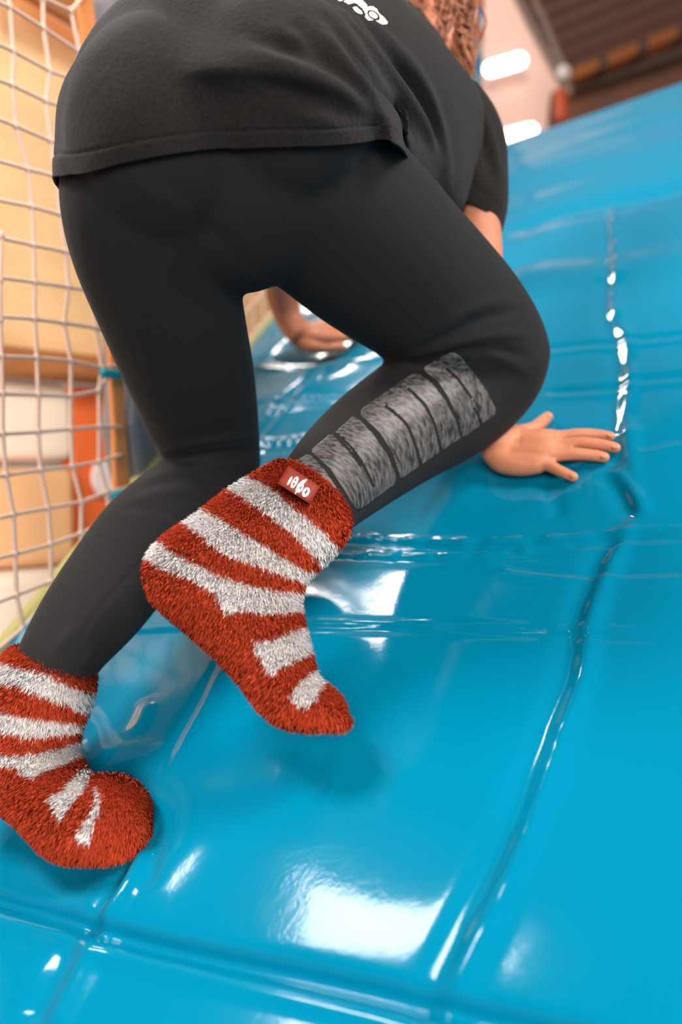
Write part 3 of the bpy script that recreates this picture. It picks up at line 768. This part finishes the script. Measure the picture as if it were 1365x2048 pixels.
# prints laid onto cloth: grid cells inside polygons, less slits
def inpoly(x, y, poly):
    x = np.asarray(x); y = np.asarray(y); c = np.zeros(x.shape, bool); n = len(poly); j = n-1
    for i in range(n):
        xi, yi = poly[i]; xj, yj = poly[j]
        if yi != yj:
            m = ((yi > y) != (yj > y)) & (x < (xj-xi)*(y-yi)/(yj-yi)+xi); c ^= m
        j = i
    return c
def decal(name, poly, T, m, parent, step=1.8, lift=.0005, thick=.0006, slits=(), sw=2.4, holes=(), rnd=0):
    poly = np.array(poly, float)
    # triangulated outline, then subdivided by a fine grid so it follows the cloth
    x0, y0 = poly.min(0)-step; x1, y1 = poly.max(0)+step
    xs = np.arange(x0, x1+step, step); ys = np.arange(y0, y1+step, step)
    X, Y = np.meshgrid(xs, ys); ins = inpoly(X, Y, poly)
    q = np.stack([X.ravel(), Y.ravel()], -1)
    for s in slits:
        d, _, _ = segdist(q, cr(s, 4)); ins &= (d > sw).reshape(X.shape)
    for hpoly in holes: ins &= ~inpoly(X, Y, hpoly)
    # snap outside neighbours onto the outline
    from_out = {}
    H_, W_ = X.shape; vid = {}; V = []; Fc = []
    closed = np.vstack([poly, poly[:1]])
    def vert(i, j):
        if (i, j) in vid: return vid[i, j]
        x, y = X[i, j], Y[i, j]
        if not ins[i, j]:
            best = None
            cand = [closed]+[np.vstack([np.array(hh, float), np.array(hh, float)[:1]]) for hh in holes]
            for c in cand:
                for k in range(len(c)-1):
                    a, b = c[k], c[k+1]; dd = b-a; t = np.clip(((x-a[0])*dd[0]+(y-a[1])*dd[1])/(dd @ dd+1e-9), 0, 1)
                    pp = a+t*dd; d = math.hypot(x-pp[0], y-pp[1])
                    if best is None or d < best[0]: best = (d, pp)
            if best[0] < step*1.5: x, y = best[1]
        loc, nor = cast(T, x, y)
        if loc is None: vid[i, j] = None; return None
        V.append(loc+nor*(lift)); vid[i, j] = len(V)-1
        return vid[i, j]
    for i in range(H_-1):
        for j in range(W_-1):
            s = int(ins[i, j])+int(ins[i+1, j])+int(ins[i, j+1])+int(ins[i+1, j+1])
            if s >= 3 or (s >= 2 and not slits):
                q4 = [vert(i, j), vert(i, j+1), vert(i+1, j+1), vert(i+1, j)]
                if None in q4: continue
                Fc.append(tuple(q4))
    if not Fc: return None
    o = mesh(name, np.array(V), Fc, m, parent)
    mo = o.modifiers.new('s', 'SOLIDIFY'); mo.thickness = thick; mo.offset = 1
    return o
def cp3(L, s=2.904, ox=550, oy=680): return [(x/s+ox, y/s+oy) for x, y in L]
d2 = cp3([(850, 185), (930, 235), (1000, 340), (1060, 460), (1090, 590)])
d3 = cp3([(775, 285), (865, 370), (930, 500), (968, 660)])
d4 = cp3([(645, 385), (755, 480), (812, 600), (850, 740)])
d5 = cp3([(480, 425), (590, 540), (670, 660), (720, 820)])
d6 = cp3([(355, 545), (440, 620), (520, 740), (572, 850)])
decal('leg_print', cp3([(862, 168), (870, 155), (1010, 75), (1035, 70), (1075, 90), (1150, 180), (1230, 290), (1287, 405), (1283, 432), (1100, 566), (1090, 572), (1068, 460), (1008, 340), (940, 232), (885, 195)]), LT, PRINT, leggings,
      slits=[cp3([(1000, 170), (1060, 225), (1140, 335)]), cp3([(1160, 400), (1185, 450), (1198, 500)])])
decal('leg_print', cp3([(497, 430), (500, 410), (520, 390), (800, 192), (840, 195), (925, 260), (990, 350), (1050, 465), (1080, 572), (975, 642), (735, 808), (728, 805), (685, 660), (605, 535), (505, 445)]), LT, PRINT, leggings, slits=[d3, d4])
decal('leg_print', cp3([(352, 535), (455, 442), (495, 465), (580, 555), (655, 670), (702, 780), (706, 810), (690, 845), (500, 985), (480, 988), (462, 975), (400, 870), (320, 750), (215, 655), (210, 640), (320, 547), (345, 552)]), LT, PRINT, leggings, slits=[d6, cp3([(340, 548), (430, 640), (500, 730)])])
decal('leg_print', cp3([(80, 745), (90, 725), (180, 668), (210, 670), (290, 755), (355, 850), (388, 925), (385, 950), (365, 965), (200, 840)]), LT, PRINT, leggings)
# lettering on the back of the shirt
def cp2(L): return [(x/4.55+650, y/4.55) for x, y in L]
el = lambda cx, cy, a, b, r: [(cx+a*math.cos(t)*math.cos(r)-b*math.sin(t)*math.sin(r), cy+a*math.cos(t)*math.sin(r)+b*math.sin(t)*math.cos(r)) for t in np.linspace(0, 2*math.pi, 18, endpoint=False)]
decal('shirt_lettering', cp2([(385, 70), (400, 58), (440, 60), (475, 85), (490, 120), (540, 160), (575, 205), (565, 226), (520, 228), (480, 205), (455, 180), (430, 190), (395, 192), (362, 160), (370, 130), (340, 80), (300, 50), (330, 30), (385, 45)]), ST, CREAMP, shirt, step=1.3, holes=[cp2(el(442, 143, 64, 36, .6))])
decal('shirt_lettering', cp2(el(440, 140, 46, 26, .6)), ST, CREAMP, shirt, step=1.3)
decal('shirt_lettering', cp2([(250, 70), (265, 62), (292, 65), (335, 105), (348, 128), (330, 134), (300, 125), (270, 105)]), ST, CREAMP, shirt, step=1.3)
decal('shirt_lettering', cp2([(165, 15), (230, -20), (300, -30), (350, 10), (385, 45), (375, 62), (345, 45), (310, 48), (270, 30), (215, 45)]), ST, CREAMP, shirt, step=1.3)
decal('shirt_lettering', cp2([(60, -60), (130, -40), (170, -5), (160, 14), (130, 16), (90, -15)]), ST, CREAMP, shirt, step=1.3)

# socks
RED, WHT = np.array(lin((214, 80, 46))), np.array(lin((255, 250, 247)))
def sock(st, ratio, whites, parent, comb, nf, zoff=0.):
    Vs, Fq = fuse([loft(st, ratio, sub=4, bulge=(.0, .012))], .0028, 4, .5)
    Nn = normals(Vs, Fq)
    def white(Pc):
        x = Pc[:, 0]/-Pc[:, 2]*F+682.5; y = 1024-Pc[:, 1]/-Pc[:, 2]*F
        x = x+rng.normal(0, 2.0, len(x)); y = y+rng.normal(0, 2.5, len(x))
        w = np.zeros(len(x), bool)
        for pl in whites: w |= inpoly(x, y, pl)
        return w
    a, b, c, d = (Vs[Fq[:, k]] for k in range(4)); ar_ = np.linalg.norm(np.cross(c-a, d-b), axis=1)
    pick = rng.choice(len(Fq), nf, p=ar_/ar_.sum()); u = rng.random((nf, 2))
    base = (a[pick]*(1-u[:, :1])+b[pick]*u[:, :1])*(1-u[:, 1:])+(d[pick]*(1-u[:, :1])+c[pick]*u[:, :1])*u[:, 1:]
    nb_ = Nn[Fq[pick, 0]]
    dirn = nb_*.75+comb*.55+rng.normal(0, .26, (nf, 3)); dirn /= np.linalg.norm(dirn, axis=1)[:, None]
    ln = rng.uniform(.003, .0068, nf)[:, None]
    sd = np.cross(dirn, rng.normal(0, 1, (nf, 3))); sd /= np.linalg.norm(sd, axis=1)[:, None]; sd *= .00042; sd *= np.sign((np.cross(sd, dirn)*nb_).sum(1))[:, None]
    base = base-nb_*.0008
    mid = base+dirn*ln*.6+comb*ln*.06; tip = base+dirn*ln+comb*ln*.25
    Vf = np.concatenate([base-sd, base+sd, mid+sd*.8, mid-sd*.8, tip, tip+sd*.2])
    i = np.arange(nf)+len(Vs)
    Ff = np.concatenate([np.stack([i, i+nf, i+2*nf, i+3*nf], -1), np.stack([i+3*nf, i+2*nf, i+5*nf, i+4*nf], -1)])
    w0 = white(Vs); wf = white(base)
    def colr(w, k): 
        c = np.where(w[:, None], WHT, RED)*k[:, None]; return np.column_stack([c, np.ones(len(c))])
    kb = np.full(len(Vs), .8); kf = rng.uniform(.72, 1.15, nf)
    cf = colr(wf, np.where(wf, .5+.5*kf, kf)); C = np.vstack([colr(w0, kb)]+[cf]*6)
    o = mesh('sock', np.vstack([Vs, Vf]), np.vstack([Fq, Ff]), SOCK, parent)
    kk = Nn[Fq[pick, 0]]; NN = np.vstack([Nn]+[kk]*6)
    o.data.normals_split_custom_set_from_vertices(NN.tolist())
    at = o.data.color_attributes.new('col', 'FLOAT_COLOR', 'POINT'); at.data.foreach_set('color', C.astype(np.float32).ravel())
    return o, Vs, Fq
sR = [(549, 926, 698, 1048, .722), (528, 938, 690, 1075, .716), (498, 955, 668, 1105, .710), (450, 985, 632, 1138, .702), (395, 1030, 612, 1160, .694), (335, 1072, 604, 1183, .686),
      (298, 1110, 601, 1200, .680), (291, 1150, 603, 1222, .674), (310, 1200, 608, 1245, .668), (368, 1250, 615, 1275, .661), (430, 1305, 624, 1310, .652), (482, 1362, 634, 1348, .644), (520, 1412, 655, 1370, .637), (560, 1444, 677, 1388, .632), (620, 1455, 690, 1412, .628), (650, 1452, 690, 1428, .627)]
rat = [.85, .85, .85, .8, .75, .68, .6, .56, .56, .62, .72, .85, .95, 1.05, 1.25, 1.4]
sR = [s+(r,) for s, r in zip(sR, rat)]
w1 = [(489, 953), (528, 966), (561, 988), (598, 1021), (635, 1050), (664, 1079), (685, 1100), (660, 1150), (638, 1123), (602, 1083), (572, 1054), (536, 1028), (499, 1003), (461, 979), (440, 965), (470, 940)]
w2 = [(400, 1005), (411, 1021), (440, 1036), (477, 1058), (521, 1083), (565, 1112), (602, 1134), (640, 1140), (640, 1162), (609, 1162), (572, 1153), (528, 1134), (484, 1120), (440, 1100), (404, 1072), (364, 1043), (345, 1030), (380, 1000)]
w3 = [(300, 1068), (316, 1079), (345, 1101), (389, 1123), (440, 1149), (499, 1169), (561, 1180), (625, 1182), (625, 1220), (598, 1222), (536, 1228), (484, 1219), (459, 1228), (440, 1204), (426, 1178), (375, 1153), (323, 1131), (288, 1112), (270, 1100)]
w4 = [(503, 1283), (543, 1277), (605, 1253), (630, 1250), (635, 1300), (616, 1307), (580, 1325), (543, 1347)]
w5 = [(581, 1391), (598, 1365), (627, 1336), (640, 1325), (652, 1365), (642, 1378), (631, 1398), (609, 1416)]
combR = unit(P(500, 1200, .65)-P(560, 1000, .70)+np.array((0, -.05, 0)))
skR, SVr, SFr = sock(sR, .8, [w1, w2, w3, w4, w5], root, combR, 95000)
sL = [(29, 1290, 190, 1346, .735), (8, 1315, 186, 1380, .733), (-15, 1350, 178, 1412, .731), (-45, 1400, 164, 1448, .728), (-75, 1450, 156, 1482, .724), (-92, 1505, 160, 1508, .718), (-78, 1560, 176, 1538, .710), (-30, 1600, 188, 1556, .700),
      (25, 1635, 203, 1553, .690), (68, 1668, 232, 1549, .683), (100, 1698, 262, 1562, .677), (138, 1714, 286, 1588, .672), (185, 1708, 299, 1618, .671), (230, 1694, 300, 1640, .674), (255, 1680, 298, 1652, .676)]
ratL = [.85, .85, .82, .75, .66, .58, .56, .6, .7, .8, .85, .9, .95, 1.1, 1.2]
sL = [s+(r,) for s, r in zip(sL, ratL)]
l1 = [(-60, 1314), (0, 1323), (44, 1334), (88, 1345), (123, 1360), (147, 1372), (205, 1392), (185, 1425), (158, 1419), (141, 1410), (117, 1401), (73, 1384), (35, 1369), (0, 1366), (-60, 1358)]
l2 = [(-90, 1400), (0, 1419), (38, 1428), (82, 1435), (123, 1439), (175, 1446), (175, 1461), (152, 1461), (111, 1466), (67, 1473), (35, 1466), (0, 1460), (-90, 1440)]
l3 = [(-110, 1500), (35, 1507), (82, 1504), (123, 1492), (175, 1470), (178, 1505), (158, 1512), (126, 1533), (88, 1545), (64, 1559), (50, 1545), (29, 1530), (0, 1530), (-110, 1525)]
l4 = [(100, 1595), (129, 1580), (167, 1539), (185, 1540), (183, 1556), (170, 1583), (147, 1606), (126, 1639)]
l5 = [(190, 1571), (205, 1592), (202, 1618), (190, 1644), (183, 1685), (168, 1678), (152, 1668), (173, 1641), (188, 1612), (193, 1592)]
combL = unit(P(60, 1560, .70)-P(120, 1400, .72))
skL, SVl, SFl = sock(sL, .8, [l1, l2, l3, l4, l5], root, combL, 95000)
# woven label with its number on the raised sock's cuff
SRT = bvh(SVr, SFr)
def cp8(x, y): return (x/6.825+540, y/6.825+930)
quad = [cp8(240, 75), cp8(670, 355), cp8(535, 590), cp8(95, 310)]
c0 = [cast(SRT, *q)[0] for q in quad]; nrm = cast(SRT, 597, 980)[1]
lab = []
ntag = 8
for i in range(ntag+1):
    for j in range(5):
        s, t = i/ntag, j/4
        q = (np.array(quad[0])*(1-s)+np.array(quad[1])*s)*(1-t)+(np.array(quad[3])*(1-s)+np.array(quad[2])*s)*t
        loc, nn2 = cast(SRT, *q)
        if loc is None: loc = c0[0]
        lab.append(loc)
lab = np.array(lab)
g_ = lab.reshape(ntag+1, 5, 3)
for _ in range(3): g_[1:-1] = (g_[:-2]+g_[1:-1]*2+g_[2:])/4
nl = unit(np.cross(g_[-1, 0]-g_[0, 0], g_[0, -1]-g_[0, 0])); nl = nl if nl[2] > 0 else -nl
lab = g_.reshape(-1, 3)+nl*.0065
Fl_ = [(i*5+j, i*5+j+1, (i+1)*5+j+1, (i+1)*5+j) for i in range(ntag) for j in range(4)]
lo = mesh('label_tag', lab, Fl_, LABEL, skR); tag(lo, 'small dark red woven label on the cuff')
mo = lo.modifiers.new('s', 'SOLIDIFY'); mo.thickness = .0012; mo.offset = 0
LBT = bvh(lab, Fl_)
def glyph(pts, holes=()):
    o = decal('label_number', [cp8(*q) for q in pts], LBT, WHITEP, lo, step=.55, lift=.0008, thick=.0004, holes=[[cp8(*q) for q in hh] for hh in holes])
def elg(cx, cy, a, b, r=-1.05): return el(cx, cy, a, b, r)
glyph(elg(272, 222, 68, 17)); 
glyph(elg(338, 242, 88, 38))
glyph([(515, 205), (490, 198), (440, 215), (385, 265), (352, 330), (350, 365), (340, 400), (345, 410), (365, 378), (400, 382), (440, 350), (462, 305), (458, 280), (475, 250)])
glyph(elg(490, 375, 70, 48))
for c, a, b in (((352, 215), 16, 9), ((325, 270), 20, 10), ((418, 318), 22, 9), ((492, 372), 34, 12)):
    decal('label_number', [cp8(*q) for q in elg(c[0], c[1], a, b)], LBT, LABEL, lo, step=.4, lift=.0014, thick=.0002)

# hair
hv = []
cap_ = ell(hp(0, -.012, .012), (.080, .092, .108), AX, 24, 16)
cv, cf = cap_; keep = ((cv-headc) @ fwd) < .045
cf = [q for q in cf if all(keep[i] for i in q)]
hv.append((cv, cf))
def strand(p, r=.0008):
    v, f = tube(p, r, 3, sub=3, cap=False); return v, f
for i in range(1100):
    a = random.uniform(-1.3, 1.3)
    st = hp(.078*math.sin(a), -.09*math.cos(a)*random.uniform(.3, 1), random.uniform(-.06, .06))
    ex, ey = random.uniform(765, 950), random.uniform(5, 175)
    # ends fall past the collar on the right
    if ey > 20+(ex-760)*.72: ey = 20+(ex-760)*.72
    en = P(ex, ey, random.uniform(1.03, 1.16))
    md = (st+en)/2+np.array((random.uniform(-.02, .03), random.uniform(0, .04), random.uniform(-.02, .02)))
    hv.append(strand([st, md, en], random.uniform(.0010, .0026)))
v, f = joinvf(hv); mesh('hair', v, f, HAIR, root)

for o in list(bpy.data.objects):
    if '_o' in o.keys(): del o['_o']
